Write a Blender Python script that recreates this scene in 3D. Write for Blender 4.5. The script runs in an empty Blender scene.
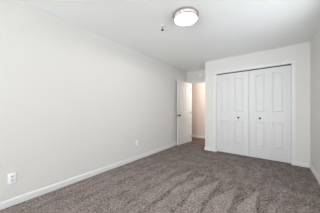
import bpy, bmesh, math
from mathutils import Vector, Matrix
PI = math.pi
C = bpy.context.scene.collection
sc = bpy.context.scene

# ---------------------------------------------------------------- camera, light, exposure
cam_d = bpy.data.cameras.new('camera')
cam_d.sensor_width = 36
cam_d.lens = 148 / 320 * 36
cam_d.shift_y = 2.9 / 320
cam_d.clip_start = 0.02
cam = bpy.data.objects.new('camera', cam_d)
C.objects.link(cam)
cam.location = (2.44, 0, 1.127)
cam.rotation_euler = (PI / 2, 0, math.radians(37.6))
sc.camera = cam

sc.view_settings.view_transform = 'Standard'
sc.view_settings.look = 'None'
sc.view_settings.gamma = 1
sc.view_settings.use_curve_mapping = False
sc.view_settings.exposure = 0.03

w = bpy.data.worlds.new('sky')
sc.world = w
w.use_nodes = True
w.node_tree.nodes['Background'].inputs[0].default_value = (0.75, 0.87, 1.0, 1)
w.node_tree.nodes['Background'].inputs[1].default_value = 1.8


def area(name, loc, rot, sx, sy, power, col):
    d = bpy.data.lights.new(name, 'AREA')
    d.shape = 'RECTANGLE'
    d.size = sx
    d.size_y = sy
    d.energy = power
    d.color = col
    o = bpy.data.objects.new(name, d)
    C.objects.link(o)
    o.location = loc
    o.rotation_euler = rot
    return o


# daylight falling through the wide window in the wall behind the viewpoint
area('window_daylight', (1.6, -4.75, 1.3), (PI / 2, 0, 0), 2.6, 1.9, 120, (0.90, 0.95, 0.995))
# uplight added outside the same window to brighten the ceiling, standing for ground bounce
area('added_ground_uplight', (1.6, -5.2, 0.3), (PI / 2 + math.radians(38), 0, 0), 3.0, 1.8, 430, (0.90, 0.95, 0.995))
# daylight through the window in the side wall, right beside the viewpoint: sky, and an uplight added for the ceiling
area('side_window_daylight', (3.3, 1.85, 1.45), (0, PI / 2, 0), 1.3, 1.9, 22, (0.95, 0.975, 1.0))
area('added_side_uplight', (3.75, 1.85, 0.65), (0, PI / 2 + math.radians(40), 0), 1.5, 2.2, 3, (1.0, 0.98, 0.955))
# hallway ceiling lamp beyond the entry door
pd = bpy.data.lights.new('hallway_lamp', 'POINT')
pd.energy = 46
pd.color = (1.0, 0.92, 0.87)
pd.shadow_soft_size = 0.12
po = bpy.data.objects.new('hallway_lamp', pd)
C.objects.link(po)
po.location = (1.25, 5.08, 1.95)


# ---------------------------------------------------------------- materials
def srgb(r, g, b):
    f = lambda c: (c / 255 / 12.92) if c / 255 <= 0.04045 else ((c / 255 + 0.055) / 1.055) ** 2.4
    return (f(r), f(g), f(b), 1)


def mat(name, col, rough=0.5, metal=0.0, noise=None, bump=None, spec=0.5):
    m = bpy.data.materials.new(name)
    m.use_nodes = True
    nt = m.node_tree
    p = nt.nodes['Principled BSDF']
    p.inputs['Base Color'].default_value = col
    p.inputs['Roughness'].default_value = rough
    p.inputs['Metallic'].default_value = metal
    p.inputs['Specular IOR Level'].default_value = spec
    tc = nt.nodes.new('ShaderNodeTexCoord')
    if noise:
        scale, amt = noise
        n = nt.nodes.new('ShaderNodeTexNoise')
        n.inputs['Scale'].default_value = scale
        n.inputs['Detail'].default_value = 3
        nt.links.new(tc.outputs['Object'], n.inputs['Vector'])
        mr = nt.nodes.new('ShaderNodeMapRange')
        mr.inputs[1].default_value = 0.3
        mr.inputs[2].default_value = 0.7
        mr.inputs[3].default_value = 1 - amt
        mr.inputs[4].default_value = 1 + amt
        nt.links.new(n.outputs['Fac'], mr.inputs[0])
        mx = nt.nodes.new('ShaderNodeVectorMath')
        mx.operation = 'SCALE'
        mx.inputs[0].default_value = col[:3]
        nt.links.new(mr.outputs[0], mx.inputs['Scale'])
        nt.links.new(mx.outputs[0], p.inputs['Base Color'])
    if bump:
        scale, strength, dist = bump
        n2 = nt.nodes.new('ShaderNodeTexNoise')
        n2.inputs['Scale'].default_value = scale
        n2.inputs['Detail'].default_value = 4
        nt.links.new(tc.outputs['Object'], n2.inputs['Vector'])
        b = nt.nodes.new('ShaderNodeBump')
        b.inputs['Strength'].default_value = strength
        b.inputs['Distance'].default_value = dist
        nt.links.new(n2.outputs['Fac'], b.inputs['Height'])
        nt.links.new(b.outputs[0], p.inputs['Normal'])
    return m


WALL = mat('wall_paint', srgb(225, 222.5, 218), 0.75, noise=(2.5, 0.006), bump=(90, 0.12, 0.002), spec=0.2)
CEIL = mat('ceiling_paint', srgb(248, 249, 247), 0.8, noise=(2, 0.006), bump=(140, 0.15, 0.002), spec=0.2)
HALLWALL = mat('hallway_paint', srgb(221, 209, 201), 0.75, noise=(2, 0.006), spec=0.2)
TRIM = mat('trim_paint', srgb(229, 229, 227), 0.38, noise=(6, 0.005))
DOOR = mat('door_paint', srgb(218, 217, 215), 0.42, noise=(5, 0.005), bump=(60, 0.05, 0.001))
PLATE = mat('white_plastic', srgb(250, 250, 250), 0.3, noise=(30, 0.004))
SLOT = mat('dark_slot', srgb(40, 38, 36), 0.6, noise=(30, 0.02))
BRONZE = mat('dark_bronze', srgb(52, 46, 42), 0.32, 0.85, noise=(40, 0.05))
NICKEL = mat('brushed_nickel', srgb(172, 165, 160), 0.34, 0.7, noise=(60, 0.03))
CHROME = mat('chrome', srgb(185, 185, 185), 0.18, 1.0, noise=(60, 0.02))
SCREW = mat('painted_screw', srgb(235, 235, 235), 0.35, noise=(60, 0.02))
CLOSET = mat('closet_paint', srgb(150, 148, 145), 0.8, noise=(3, 0.01))

gm = bpy.data.materials.new('window_glass')
gm.use_nodes = True
nt = gm.node_tree
nt.nodes.clear()
out = nt.nodes.new('ShaderNodeOutputMaterial')
mxs = nt.nodes.new('ShaderNodeMixShader')
tr = nt.nodes.new('ShaderNodeBsdfTransparent')
gl = nt.nodes.new('ShaderNodeBsdfGlossy')
gl.inputs['Roughness'].default_value = 0.03
mxs.inputs[0].default_value = 0.06
nt.links.new(tr.outputs[0], mxs.inputs[1])
nt.links.new(gl.outputs[0], mxs.inputs[2])
nt.links.new(mxs.outputs[0], out.inputs[0])
GLASS = gm

GLOW = mat('lit_frosted_glass', srgb(250, 246, 240), 0.4, noise=(8, 0.005))
p = GLOW.node_tree.nodes['Principled BSDF']
p.inputs['Emission Color'].default_value = (1.0, 0.93, 0.88, 1)
p.inputs['Emission Strength'].default_value = 3.0
GLOW2 = mat('lit_side_glass', srgb(205, 196, 192), 0.4, noise=(8, 0.005))
p = GLOW2.node_tree.nodes['Principled BSDF']
p.inputs['Emission Color'].default_value = (1.0, 0.85, 0.80, 1)
p.inputs['Emission Strength'].default_value = 0.28


def carpet_material():
    m = bpy.data.materials.new('taupe_carpet')
    m.use_nodes = True
    nt = m.node_tree
    N, L = nt.nodes, nt.links
    p = N['Principled BSDF']
    p.inputs['Roughness'].default_value = 0.95
    p.inputs['Specular IOR Level'].default_value = 0.05
    tc = N.new('ShaderNodeTexCoord')

    def val(x, sock):
        if isinstance(x, (int, float)):
            sock.default_value = x
        else:
            L.new(x, sock)

    def mth(op, a, b=0.0, clamp=False):
        n = N.new('ShaderNodeMath')
        n.operation = op
        n.use_clamp = clamp
        val(a, n.inputs[0])
        val(b, n.inputs[1])
        return n.outputs[0]

    def noise(scale, detail=2, stretch=(1, 1, 1), off=(0, 0, 0), rough=0.5):
        mp = N.new('ShaderNodeMapping')
        mp.inputs['Scale'].default_value = stretch
        mp.inputs['Location'].default_value = off
        L.new(tc.outputs['Object'], mp.inputs['Vector'])
        n = N.new('ShaderNodeTexNoise')
        n.inputs['Scale'].default_value = scale
        n.inputs['Detail'].default_value = detail
        n.inputs['Roughness'].default_value = rough
        L.new(mp.outputs[0], n.inputs['Vector'])
        return n.outputs['Fac']

    def ramp(x, a, b, c, d, smooth=True):
        n = N.new('ShaderNodeMapRange')
        if smooth:
            n.interpolation_type = 'SMOOTHSTEP'
        L.new(x, n.inputs[0])
        for i, v in enumerate((a, b, c, d)):
            n.inputs[i + 1].default_value = v
        return n.outputs[0]

    sx = N.new('ShaderNodeSeparateXYZ')
    L.new(tc.outputs['Object'], sx.inputs[0])
    X, Y = sx.outputs[0], sx.outputs[1]
    wob = mth('MULTIPLY', mth('SUBTRACT', noise(3.0), 0.5), 0.12)
    fine = mth('MULTIPLY', mth('SUBTRACT', noise(30.0), 0.5), 0.06)
    xw = mth('ADD', mth('ADD', X, wob), fine)
    # rows of vacuum strokes along Y: each light stroke ends in a point near y = 2.55 and widens towards the viewpoint
    fr = mth('FRACT', mth('DIVIDE', mth('SUBTRACT', xw, 1.03 - 0.25 * 8), 0.25))
    ytip = mth('ADD', mth('ADD', Y, mth('MULTIPLY', mth('SUBTRACT', noise(1.6, 1, off=(4, 2, 0)), 0.5), 0.6)), fine)
    f = ramp(ytip, 1.85, 2.62, 0.80, 0.0, False)
    a = mth('SUBTRACT', fr, mth('SUBTRACT', 1.0, f))
    wedge = ramp(a, -0.02, 0.03, 0.0, 1.0)
    edge = ramp(fr, 0.95, 1.0, 1.0, 0.0)
    wedge = mth('MULTIPLY', wedge, edge)
    xmask = mth('MULTIPLY', ramp(X, 0.9, 1.35, 0.4, 1.0), ramp(X, 2.3, 2.5, 1.0, 0.35))
    ymask = mth('MULTIPLY', ramp(ytip, 2.45, 2.6, 1.0, 0.0), ramp(Y, 0.2, 0.9, 0.4, 1.0))
    wmask = mth('MULTIPLY', xmask, ymask)
    wv = mth('MULTIPLY', mth('SUBTRACT', wedge, 0.5), wmask)          # -0.5 .. 0.5
    # brushed streaks elsewhere
    st = mth('SUBTRACT', noise(3.2, 3, (2.2, 0.55, 1), (1, 5, 0), 0.55), 0.5)
    st2 = mth('SUBTRACT', noise(2.4, 3, (0.8, 2.2, 1), (7, 1, 0), 0.55), 0.5)
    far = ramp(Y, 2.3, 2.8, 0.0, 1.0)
    left = ramp(X, 1.0, 1.6, 1.0, 0.0)
    mid = ramp(noise(7.5, 4, (1.5, 0.75, 1), (3, 3, 0), rough=0.62), 0.36, 0.64, -0.5, 0.5)
    tuft = ramp(noise(42.0, 3, off=(2, 0, 0), rough=0.75), 0.36, 0.64, -0.5, 0.5)
    fib = mth('SUBTRACT', noise(230.0, 2, rough=0.7), 0.5)
    v = mth('MULTIPLY', wv, 0.38)
    v = mth('ADD', v, mth('MULTIPLY', st, 0.55))
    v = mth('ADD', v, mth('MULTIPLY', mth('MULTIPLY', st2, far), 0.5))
    v = mth('ADD', v, mth('MULTIPLY', mid, 0.30))
    v = mth('ADD', v, mth('MULTIPLY', tuft, 0.95))
    v = mth('ADD', v, mth('MULTIPLY', fib, 0.35))
    v = mth('ADD', v, 1.0)
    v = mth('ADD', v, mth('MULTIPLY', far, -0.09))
    hue = N.new('ShaderNodeMixRGB')
    hue.inputs[1].default_value = srgb(144, 130, 122)
    hue.inputs[2].default_value = srgb(140, 131, 129)
    L.new(noise(45.0, 2, off=(9, 9, 0)), hue.inputs[0])
    vm = N.new('ShaderNodeVectorMath')
    vm.operation = 'SCALE'
    L.new(hue.outputs[0], vm.inputs[0])
    L.new(v, vm.inputs['Scale'])
    L.new(vm.outputs[0], p.inputs['Base Color'])
    b = N.new('ShaderNodeBump')
    b.inputs['Strength'].default_value = 0.6
    b.inputs['Distance'].default_value = 0.006
    L.new(mth('ADD', tuft, fib), b.inputs['Height'])
    L.new(b.outputs[0], p.inputs['Normal'])
    return m


def wood_material():
    m = bpy.data.materials.new('brown_plank_floor')
    m.use_nodes = True
    nt = m.node_tree
    N, L = nt.nodes, nt.links
    p = N['Principled BSDF']
    p.inputs['Roughness'].default_value = 0.4
    tc = N.new('ShaderNodeTexCoord')
    br = N.new('ShaderNodeTexBrick')
    br.inputs['Scale'].default_value = 1.0
    br.inputs['Brick Width'].default_value = 1.2
    br.inputs['Row Height'].default_value = 0.15
    br.inputs['Mortar Size'].default_value = 0.003
    br.inputs['Color1'].default_value = srgb(112, 80, 53)
    br.inputs['Color2'].default_value = srgb(92, 64, 42)
    br.inputs['Mortar'].default_value = srgb(70, 48, 34)
    L.new(tc.outputs['Object'], br.inputs['Vector'])
    mp = N.new('ShaderNodeMapping')
    mp.inputs['Scale'].default_value = (2, 26, 1)
    L.new(tc.outputs['Object'], mp.inputs['Vector'])
    n = N.new('ShaderNodeTexNoise')
    n.inputs['Scale'].default_value = 2
    n.inputs['Detail'].default_value = 5
    L.new(mp.outputs[0], n.inputs['Vector'])
    mr = N.new('ShaderNodeMapRange')
    mr.inputs[3].default_value = 0.7
    mr.inputs[4].default_value = 1.3
    L.new(n.outputs['Fac'], mr.inputs[0])
    vm = N.new('ShaderNodeVectorMath')
    vm.operation = 'SCALE'
    L.new(br.outputs['Color'], vm.inputs[0])
    L.new(mr.outputs[0], vm.inputs['Scale'])
    L.new(vm.outputs[0], p.inputs['Base Color'])
    return m


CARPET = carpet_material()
WOOD = wood_material()


# ---------------------------------------------------------------- mesh helpers
def box(bm, x0, x1, y0, y1, z0, z1, bevel=0.0):
    vs = [bm.verts.new((x, y, z)) for x in (x0, x1) for y in (y0, y1) for z in (z0, z1)]
    idx = [(0, 1, 3, 2), (4, 6, 7, 5), (0, 4, 5, 1), (2, 3, 7, 6), (0, 2, 6, 4), (1, 5, 7, 3)]
    fs = [bm.faces.new([vs[i] for i in f]) for f in idx]
    if bevel:
        es = list({e for f in fs for e in f.edges})
        bmesh.ops.bevel(bm, geom=es, offset=bevel, segments=2, affect='EDGES', profile=0.5)


def lathe(bm, profile, axis='Z', seg=48, origin=(0, 0, 0)):
    """profile: (radius, height) pairs revolved about an axis through origin"""
    rings = []
    for r, h in profile:
        ring = []
        if r < 1e-6:
            pts = [(0, 0, h)]
        else:
            pts = [(r * math.cos(2 * PI * i / seg), r * math.sin(2 * PI * i / seg), h) for i in range(seg)]
        for x, y, z in pts:
            if axis == 'Y':
                x, y, z = x, z, y
            elif axis == 'X':
                x, y, z = z, x, y
            ring.append(bm.verts.new((origin[0] + x, origin[1] + y, origin[2] + z)))
        rings.append(ring)
    for a, b in zip(rings, rings[1:]):
        for i in range(seg):
            j = (i + 1) % seg
            if len(a) == 1 and len(b) == 1:
                continue
            if len(a) == 1:
                bm.faces.new((a[0], b[i], b[j]))
            elif len(b) == 1:
                bm.faces.new((a[i], b[0], a[j]))
            else:
                bm.faces.new((a[i], b[i], b[j], a[j]))


def obj(name, bm, m, parent=None, smooth=False, angle=35):
    bmesh.ops.recalc_face_normals(bm, faces=bm.faces[:])
    me = bpy.data.meshes.new(name)
    bm.to_mesh(me)
    bm.free()
    me.materials.append(m)
    if smooth:
        for f in me.polygons:
            f.use_smooth = True
        me.set_sharp_from_angle(angle=math.radians(angle))
    o = bpy.data.objects.new(name, me)
    C.objects.link(o)
    if parent:
        o.parent = parent
    return o


def tag(o, label, cat=None, group=None, kind=None):
    o['label'] = label
    if cat:
        o['category'] = cat
    if group:
        o['group'] = group
    if kind:
        o['kind'] = kind
    return o


def thing(name, label, cat, loc=(0, 0, 0), rotz=0, group=None, kind=None):
    o = bpy.data.objects.new(name, None)
    o.empty_display_size = 0.1
    C.objects.link(o)
    o.location = loc
    o.rotation_euler = (0, 0, rotz)
    return tag(o, label, cat, group, kind)


def boxes(name, specs, m, label, cat, bevel=0.0):
    bm = bmesh.new()
    for s in specs:
        box(bm, *s, bevel=bevel)
    return tag(obj(name, bm, m), label, cat, kind='structure')


# ---------------------------------------------------------------- the room
H = 2.44
YB = -4.2          # window wall behind the viewpoint
YC = 4.03           # closet wall
YE = 4.73           # entry door wall
YH = 5.58           # far wall of the hallway
XR = 2.996
XC = 0.92           # corner of the closet wall
OX0, OX1, OZ = 1.216, 2.73, 2.068      # closet opening
EX0, EX1, EZ = 0.112, 0.865, 2.045       # entry opening

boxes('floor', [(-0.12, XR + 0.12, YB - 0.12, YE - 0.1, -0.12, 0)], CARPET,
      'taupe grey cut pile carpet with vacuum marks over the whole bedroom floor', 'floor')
boxes('floor', [(-1.6, XR + 0.12, YE - 0.1, YH + 0.12, -0.12, -0.004)], WOOD,
      'brown wood plank floor of the hallway beyond the open door', 'floor')
boxes('ceiling', [(-0.12, XR + 0.12, YB - 0.12, YE + 0.12, H, H + 0.12), (-1.6, XR + 0.12, YE + 0.12, YH + 0.12, H, H + 0.12)], CEIL,
      'flat white painted ceiling with round light and sprinkler', 'ceiling')
boxes('wall_left', [(-0.12, 0, YB - 0.12, YE, 0, H)], WALL,
      'long plain off-white wall with two electrical plates low down', 'wall')
SY0, SY1, SZ0, SZ1 = 0.9, 2.8, 0.8, 2.1
boxes('wall_right', [(XR, XR + 0.12, YB - 0.12, SY0, 0, H), (XR, XR + 0.12, SY1, YC, 0, H), (XR, XR + 0.12, SY0, SY1, 0, SZ0),
                     (XR, XR + 0.12, SY0, SY1, SZ1, H)], WALL,
      'plain off-white side wall at the right edge beside the closet', 'wall')
boxes('wall_closet', [(XC, OX0, YC, YC + 0.11, 0, H), (OX1, XR + 0.12, YC, YC + 0.11, 0, H), (OX0, OX1, YC, YC + 0.11, OZ, H),
                      (XC, XC + 0.11, YC + 0.11, YE, 0, H)], WALL,
      'off-white wall around the closet opening turning the corner to the entry', 'wall')
boxes('wall_entry', [(-0.12, EX0, YE, YE + 0.12, 0, H), (EX1, XR + 0.12, YE, YE + 0.12, 0, H), (EX0, EX1, YE, YE + 0.12, EZ, H)], WALL,
      'recessed off-white wall with the open doorway beside the closet', 'wall')
boxes('wall_hallway', [(-1.6, XR + 0.12, YH, YH + 0.12, -0.004, H), (-1.72, -1.6, YE, YH + 0.12, -0.004, H),
                       (XR + 0.12, XR + 0.24, YE, YH + 0.12, -0.004, H), (-1.6, -0.12, YE, YE + 0.12, -0.004, H)], HALLWALL,
      'warm lit cream wall of the hallway seen through the open doorway', 'wall')
WX0, WX1, WZ0, WZ1 = 0.35, 2.65, 0.35, 2.3
boxes('wall_back', [(0, WX0, YB - 0.12, YB, 0, H), (WX1, XR, YB - 0.12, YB, 0, H), (WX0, WX1, YB - 0.12, YB, 0, WZ0),
                    (WX0, WX1, YB - 0.12, YB, WZ1, H)], WALL,
      'off-white wall around the wide window behind the viewpoint', 'wall')
# the two windows, both outside the picture
def window(name, label, loc, rz, width, hh):
    t = thing(name, label, 'window', loc, rz, kind='structure')
    hw = width / 2
    bm = bmesh.new()
    box(bm, -hw, hw, -0.03, 0.03, 0, 0.05)
    box(bm, -hw, hw, -0.03, 0.03, hh - 0.05, hh)
    box(bm, -hw, -hw + 0.05, -0.03, 0.03, 0.05, hh - 0.05)
    box(bm, hw - 0.05, hw, -0.03, 0.03, 0.05, hh - 0.05)
    box(bm, -0.025, 0.025, -0.03, 0.03, 0.05, hh - 0.05)
    obj('window_frame', bm, TRIM, t)
    for s in (-1, 1):
        bm = bmesh.new()
        a, b = sorted((s * 0.025, s * (hw - 0.05)))
        box(bm, a, b, -0.004, 0.004, 0.05, hh - 0.05)
        obj('pane', bm, GLASS, t)


window('window_1', 'wide white sliding window in the wall behind the viewpoint', ((WX0 + WX1) / 2, YB - 0.06, WZ0), 0, WX1 - WX0, WZ1 - WZ0)
window('window_2', 'white sliding window in the right side wall beside the viewpoint', (XR + 0.06, (SY0 + SY1) / 2, SZ0), PI / 2, SY1 - SY0, SZ1 - SZ0)


# baseboards: extruded profile with an eased top
def baseboard(name, p0, p1, nrm, label, h=0.083, th=0.014):
    p0, p1, n = Vector(p0), Vector(p1), Vector(nrm)
    prof = [(0, 0), (th, 0), (th, h - 0.022), (th - 0.003, h - 0.012), (th - 0.007, h - 0.004), (th - 0.010, h), (0, h)]
    bm = bmesh.new()
    ends = []
    for q in (p0, p1):
        ends.append([bm.verts.new((q.x + n.x * a, q.y + n.y * a, b)) for a, b in prof])
    k = len(prof)
    for i in range(k):
        j = (i + 1) % k
        bm.faces.new((ends[0][i], ends[0][j], ends[1][j], ends[1][i]))
    bm.faces.new(ends[0])
    bm.faces.new(ends[1])
    return tag(obj(name, bm, TRIM), label, 'baseboard', kind='structure')


baseboard('baseboard_left', (0, YB), (0, YE), (1, 0), 'long white baseboard along the left wall')
baseboard('baseboard_right', (XR, YB), (XR, YC), (-1, 0), 'white baseboard along the right side wall')
baseboard('baseboard_closet', (XC - 0.014, YC), (OX0 - 0.055, YC), (0, -1), 'short white baseboard between the room corner and closet casing, near the doorway')
baseboard('baseboard_closet', (OX1 + 0.055, YC), (XR - 0.014, YC), (0, -1), 'short white baseboard between the closet casing and the right wall')
baseboard('baseboard_return', (XC, YC), (XC, YE), (-1, 0), 'white baseboard on the closet side wall facing the open door')
baseboard('baseboard_hallway', (-1.6, YH), (XR, YH), (0, -1), 'white baseboard of the hallway wall seen through the doorway')
baseboard('baseboard_back', (0.014, YB), (XR - 0.014, YB), (0, 1), 'white baseboard below the window behind the viewpoint')


# casings (mitred boards with an eased profile)
def casing(name, x0, x1, ztop, y, label, wd=0.055, th=0.016, xmax=None, xmin=None):
    bm = bmesh.new()
    xr = x1 + wd if xmax is None else min(xmax, x1 + wd)
    xl = x0 - wd if xmin is None else max(xmin, x0 - wd)
    for a, b, s in ((0.0, wd, 0.010), (0.012, wd - 0.006, th)):
        box(bm, max(xl, x0 - b), x0 - a, y - s, y, 0, ztop + b)
        if x1 + a < xr:
            box(bm, x1 + a, min(xr, x1 + b), y - s, y, 0, ztop + b)
        box(bm, x0 - a, min(xr, x1 + a), y - s, y, ztop + a, ztop + b)
    return tag(obj(name, bm, TRIM), label, 'door trim', kind='structure')


casing('trim_1', OX0, OX1, OZ, YC, 'narrow white casing framing the double closet opening')
casing('trim_2', EX0, EX1, EZ, YE, 'white casing around the open entry doorway', xmax=XC - 0.002)
# jamb linings
boxes('trim_3', [(OX0, OX0 + 0.006, YC, YC + 0.11, 0, OZ), (OX1 - 0.006, OX1, YC, YC + 0.11, 0, OZ), (OX0, OX1, YC, YC + 0.11, OZ - 0.006, OZ)],
      TRIM, 'white jamb lining inside the closet opening', 'door trim')
boxes('trim_4', [(EX0, EX0 + 0.014, YE, YE + 0.12, 0, EZ), (EX1 - 0.014, EX1, YE, YE + 0.12, 0, EZ), (EX0, EX1, YE, YE + 0.12, EZ - 0.012, EZ)],
      TRIM, 'white jamb lining of the open entry doorway', 'door trim')
# slide track behind the closet header, dark to stand in for the gap shadow
boxes('trim_5', [(OX0 + 0.01, OX1 - 0.01, YC + 0.035, YC + 0.06, OZ - 0.022, OZ - 0.006)], SLOT,
      'sliding track under the closet header, coloured dark as the gap shadow', 'closet track')


# ---------------------------------------------------------------- panelled doors
def outline(x0, x1, z0, z1, rise, inset=0.0, n=14):
    """closed outline of a door panel, half an arch at the top when rise is not 0 (positive: higher towards x1)"""
    x0, x1, z0 = x0 + inset, x1 - inset, z0 + inset
    pts = [(x0, z0), (x1, z0)]
    if rise == 0:
        pts += [(x1, z1 - inset), (x0, z1 - inset)]
        return pts
    for i in range(n + 1):
        u = i / n
        x = x1 + (x0 - x1) * u
        k = 1 - u if rise > 0 else u          # half of a shallow eyebrow arch spanning a pair of panels
        pts.append((x, z1 - abs(rise) * (1 - math.sin(PI / 2 * k) ** 1.2) - inset))
    return pts


def panel_slab(W, Hd, th, panels, y0=0.0):
    """a moulded slab from x 0..W, z 0..Hd, front face at y0, back face at y0+th, both faces carrying the panels"""
    bm = bmesh.new()
    outer = {}
    for side, y in ((-1, y0), (1, y0 + th)):
        ov = [bm.verts.new((x, y, z)) for x, z in ((0, 0), (W, 0), (W, Hd), (0, Hd))]
        outer[side] = ov
        edges = [bm.edges.new((ov[i], ov[(i + 1) % 4])) for i in range(4)]
        for (x0, x1, z0, z1, rise) in panels:
            prev = None
            for inset, depth in ((0, 0), (0.006, 0.010), (0.018, 0.011), (0.026, 0.010), (0.040, 0.002)):
                ring = [bm.verts.new((x, y - side * depth, z)) for x, z in outline(x0, x1, z0, z1, rise, inset)]
                k = len(ring)
                if prev is None:
                    edges += [bm.edges.new((ring[i], ring[(i + 1) % k])) for i in range(k)]
                else:
                    for i in range(k):
                        j = (i + 1) % k
                        bm.faces.new((prev[i], prev[j], ring[j], ring[i]))
                prev = ring
            bm.faces.new(prev)
        bmesh.ops.triangle_fill(bm, use_beauty=True, use_dissolve=False, edges=edges)
    a, b = outer[-1], outer[1]
    for i in range(4):
        j = (i + 1) % 4
        bm.faces.new((a[i], a[j], b[j], b[i]))
    return bm


def knob_profile(R, L):
    return [(R * 0.95, 0), (R * 0.95, 0.004), (R * 0.45, 0.008), (R * 0.38, L * 0.4), (R * 0.8, L * 0.55), (R, L * 0.72), (R * 0.92, L * 0.9), (R * 0.5, L), (0, L)]


def add_knob(name, R, L, origin, direction, parent, base_r=None):
    bm = bmesh.new()
    prof = knob_profile(R, L)
    if base_r:
        prof[0] = (base_r, 0)
        prof[1] = (base_r, 0.004)
    lathe(bm, [(r, h * direction) for r, h in prof], 'Y', 24, origin)
    return obj(name, bm, BRONZE, parent, smooth=True)


# bifold closet doors: two pairs of leaves
G = 0.0012
LW = (OX1 - OX0 - 0.012 - 0.008) / 4 - G
DB, DT = 0.018, OZ - 0.030
LH = DT - DB


def bifold(x0, label, knob_leaf, knob_x):
    t = thing('door_2' if knob_leaf else 'door_3', label, 'closet door', (x0, YC + 0.022, DB), kind='structure')
    for k in range(2):
        a, b = (0.112, LW - 0.058) if k == 0 else (0.058, LW - 0.112)
        pans = [(a, b, 0.235, 0.825, 0), (a, b, 1.035, LH - 0.105, 0.045 if k == 0 else -0.045)]
        bm = panel_slab(LW, LH, 0.032, pans)
        lf = obj('door_leaf', bm, DOOR, t)
        lf.location = (k * (LW + G), 0, 0)
    add_knob('door_knob', 0.021, 0.036, (knob_x - x0, 0, 0.925 - DB), -1, t)
    return t


bifold(OX0 + 0.0075, 'left white bifold closet door with dark knob, nearer the hallway', 1, 1.748)
bifold(OX0 + 0.0075 + 2 * (LW + G) + 0.005, 'right white bifold closet door with dark knob, nearer the right wall', 0, 2.187)
boxes('closet_back', [(XC + 0.11, XR, YE - 0.02, YE, 0, H)], CLOSET, 'plain back wall inside the closed closet', 'wall')
bpy.data.objects['closet_back'].name = 'wall_inside'

# entry door, standing open against the left wall
DW, DH, DTK = 0.755, 2.02, 0.035
hx, hy = 0.132, YE - 0.022
ang = math.atan2(3.965 - hy, 0.088 - 0.148)     # direction from hinge to free edge
t = thing('door_1', 'white panelled entry door standing open against the left wall', 'door', (hx + 0.013, hy, 0.012), ang, kind='structure')
s, m_ = 0.095, 0.09
pw = (DW - 2 * s - m_) / 2
pans = []
for x0 in (s, s + pw + m_):
    pans += [(x0, x0 + pw, 0.235, 0.83, 0), (x0, x0 + pw, 1.04, DH - 0.105, 0.045 if x0 == s else -0.045)]
# local x runs hinge -> free edge; local -y is the side facing the left wall after the turn, so shift the slab
bm = panel_slab(DW, DH, DTK, pans, y0=-DTK)
slab = obj('door_slab', bm, DOOR, t)
add_knob('door_knob', 0.026, 0.058, (DW - 0.065, 0, 0.925), 1, t, 0.031)
add_knob('door_knob', 0.024, 0.034, (DW - 0.065, -DTK, 0.925), -1, t, 0.030)
bm = bmesh.new()
box(bm, DW, DW + 0.0015, -DTK / 2 - 0.012, -DTK / 2 + 0.012, 0.90, 0.955)
obj('latch_plate', bm, BRONZE, t)
for z in (0.2, 1.0, 1.8):
    bm = bmesh.new()
    lathe(bm, [(0, -0.045), (0.006, -0.045), (0.006, 0.045), (0, 0.045)], 'Z', 12, (-0.006, 0.004, z))
    obj('hinge', bm, BRONZE, t, smooth=True)

# ---------------------------------------------------------------- ceiling light
LX, LY = 1.474, 1.835
t = thing('ceiling_light', 'round flush ceiling light with two brushed nickel rings and lit frosted glass', 'ceiling light', (LX, LY, H))
bm = bmesh.new()
lathe(bm, [(0, 0), (0.140, 0), (0.140, -0.010), (0, -0.010)], 'Z', 72)
obj('ceiling_pan', bm, NICKEL, t, smooth=True)
bm = bmesh.new()
prof = [(0.158, -0.010), (0.170, -0.010), (0.173, -0.013), (0.173, -0.026), (0.170, -0.029), (0.158, -0.029), (0.158, -0.010)]
lathe(bm, prof, 'Z', 72)
obj('upper_ring', bm, NICKEL, t, smooth=True)
bm = bmesh.new()
lathe(bm, [(0.1, -0.009), (0.154, -0.009), (0.154, -0.064)], 'Z', 72)
obj('side_glass', bm, GLOW2, t, smooth=True, angle=60)
bm = bmesh.new()
lathe(bm, [(0.1535, -0.064), (0.1535, -0.074), (0.148, -0.077), (0.12, -0.081), (0.07, -0.084), (0.0, -0.085)], 'Z', 72)
obj('glass_diffuser', bm, GLOW, t, smooth=True, angle=60)
bm = bmesh.new()
prof = [(0.1545, -0.062), (0.160, -0.062), (0.161, -0.064), (0.161, -0.072), (0.160, -0.074), (0.1545, -0.074), (0.1545, -0.062)]
lathe(bm, prof, 'Z', 72)
obj('lower_ring', bm, NICKEL, t, smooth=True)
for a in (0.5, 2.6, 4.7):
    bm = bmesh.new()
    cx, cy = 0.160 * math.cos(a), 0.160 * math.sin(a)
    lathe(bm, [(0, -0.028), (0.003, -0.028), (0.003, -0.063), (0, -0.063)], 'Z', 10, (cx, cy, 0))
    obj('strut', bm, NICKEL, t, smooth=True)

# the fixture's bulbs: a wide downward beam leaving the bottom glass
ld = bpy.data.lights.new('ceiling_bulbs', 'SPOT')
ld.energy = 15
ld.color = (1.0, 0.925, 0.84)
ld.spot_size = math.radians(176)
ld.spot_blend = 0.25
ld.shadow_soft_size = 0.0
lo = bpy.data.objects.new('ceiling_bulbs', ld)
C.objects.link(lo)
lo.location = (LX, LY, H - 0.088)

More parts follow.
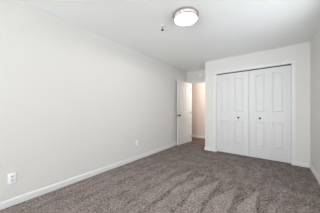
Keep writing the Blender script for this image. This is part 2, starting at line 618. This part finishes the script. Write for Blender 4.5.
# ---------------------------------------------------------------- fire sprinkler
t = thing('fire_sprinkler', 'small chrome pendent fire sprinkler head on the ceiling near the light', 'sprinkler', (1.043, 1.876, H))
bm = bmesh.new()
lathe(bm, [(0, 0), (0.044, 0), (0.044, -0.003), (0.030, -0.009), (0.016, -0.011), (0.014, -0.006), (0, -0.006)], 'Z', 36)
obj('escutcheon', bm, SCREW, t, smooth=True)
bm = bmesh.new()
lathe(bm, [(0, -0.004), (0.011, -0.004), (0.011, -0.014), (0.015, -0.014), (0.015, -0.020), (0.008, -0.024), (0, -0.024)], 'Z', 8)
obj('threaded_body', bm, CHROME, t)
bm = bmesh.new()
for sgn in (-1, 1):
    pts = [(0.011, -0.020), (0.020, -0.028), (0.022, -0.038), (0.014, -0.048), (0.004, -0.053)]
    prev = None
    for r, z in pts:
        ring = [bm.verts.new((sgn * (r + dx), dy, z)) for dx, dy in ((-0.003, -0.005), (0.003, -0.005), (0.003, 0.005), (-0.003, 0.005))]
        if prev:
            for i in range(4):
                j = (i + 1) % 4
                bm.faces.new((prev[i], prev[j], ring[j], ring[i]))
        else:
            bm.faces.new(ring)
        prev = ring
    bm.faces.new(prev)
obj('frame_arms', bm, SCREW, t)
bm = bmesh.new()
lathe(bm, [(0, -0.024), (0.0028, -0.024), (0.0028, -0.051), (0, -0.051)], 'Z', 12)
obj('glass_bulb', bm, mat('red_bulb', srgb(60, 32, 30), 0.2, noise=(50, 0.02)), t, smooth=True)
bm = bmesh.new()
lathe(bm, [(0, -0.050), (0.007, -0.050), (0.009, -0.054), (0.023, -0.0555), (0.023, -0.060), (0, -0.060)], 'Z', 24)
obj('deflector', bm, BRONZE, t, smooth=True)

# ---------------------------------------------------------------- wall plates
def plate_bm(wd, ht, th=0.006):
    bm = bmesh.new()
    box(bm, 0, th, -wd / 2, wd / 2, -ht / 2, ht / 2, bevel=0.0025)
    return bm


t = thing('wall_outlet', 'white duplex electrical outlet low on the left wall, nearest the viewpoint', 'outlet', (0.0, 0.318, 0.318))
obj('cover_plate', plate_bm(0.074, 0.122), PLATE, t, smooth=True)
for s in (-1, 1):
    bm = bmesh.new()
    lathe(bm, [(0.0175, 0.004), (0.0175, 0.0078), (0.0165, 0.0085), (0, 0.0085)], 'X', 32, (0, 0, s * 0.0215))
    for v in bm.verts:
        v.co.z = max(min(v.co.z, s * 0.0215 + 0.0145), s * 0.0215 - 0.0145)
    r = obj('receptacle', bm, SCREW, t)
    for dy, hh2 in ((-0.0065, 0.0045), (0.0065, 0.0038)):
        bm = bmesh.new()
        box(bm, 0.0080, 0.0090, dy - 0.0019, dy + 0.0019, s * 0.0215 + 0.003 - hh2, s * 0.0215 + 0.003 + hh2)
        obj('slot', bm, SLOT, r)
    bm = bmesh.new()
    lathe(bm, [(0.0034, 0.0078), (0.0034, 0.0090), (0, 0.0090)], 'X', 12, (0, 0, s * 0.0215 - 0.0075))
    obj('ground_hole', bm, SLOT, r)
bm = bmesh.new()
lathe(bm, [(0.0034, 0.005), (0.0034, 0.0072), (0, 0.0076)], 'X', 14)
obj('screw', bm, SCREW, t, smooth=True)

t = thing('cable_plate', 'small white cable wall plate on the left wall, farther and nearer the open door', 'wall plate', (0.0, 2.31, 0.374))
obj('cover_plate', plate_bm(0.070, 0.115), PLATE, t, smooth=True)
bm = bmesh.new()
lathe(bm, [(0.006, 0.005), (0.006, 0.009), (0.0040, 0.009), (0.0040, 0.013), (0.0, 0.013)], 'X', 16)
obj('connector', bm, CHROME, t, smooth=True)
for s in (-1, 1):
    bm = bmesh.new()
    lathe(bm, [(0.003, 0.005), (0.003, 0.0072), (0, 0.0076)], 'X', 12, (0, 0, s * 0.042))
    obj('screw', bm, SCREW, t, smooth=True)

# ---------------------------------------------------------------- detector above the entry door
t = thing('wall_detector', 'small round white detector on the wall above the open doorway', 'detector', (0.508, YE, 2.272))
bm = bmesh.new()
lathe(bm, [(0, 0), (0.052, 0), (0.052, -0.010), (0, -0.010)], 'Y', 40)
obj('mounting_plate', bm, PLATE, t, smooth=True)
bm = bmesh.new()
lathe(bm, [(0.049, -0.010), (0.047, -0.026), (0.038, -0.036), (0.030, -0.038), (0.028, -0.035), (0.024, -0.035), (0.022, -0.039), (0, -0.040)], 'Y', 40)
obj('detector_body', bm, PLATE, t, smooth=True)
bm = bmesh.new()
lathe(bm, [(0.004, -0.039), (0.004, -0.0415), (0, -0.042)], 'Y', 12, (0.012, 0, 0))
obj('test_button', bm, SCREW, t, smooth=True)
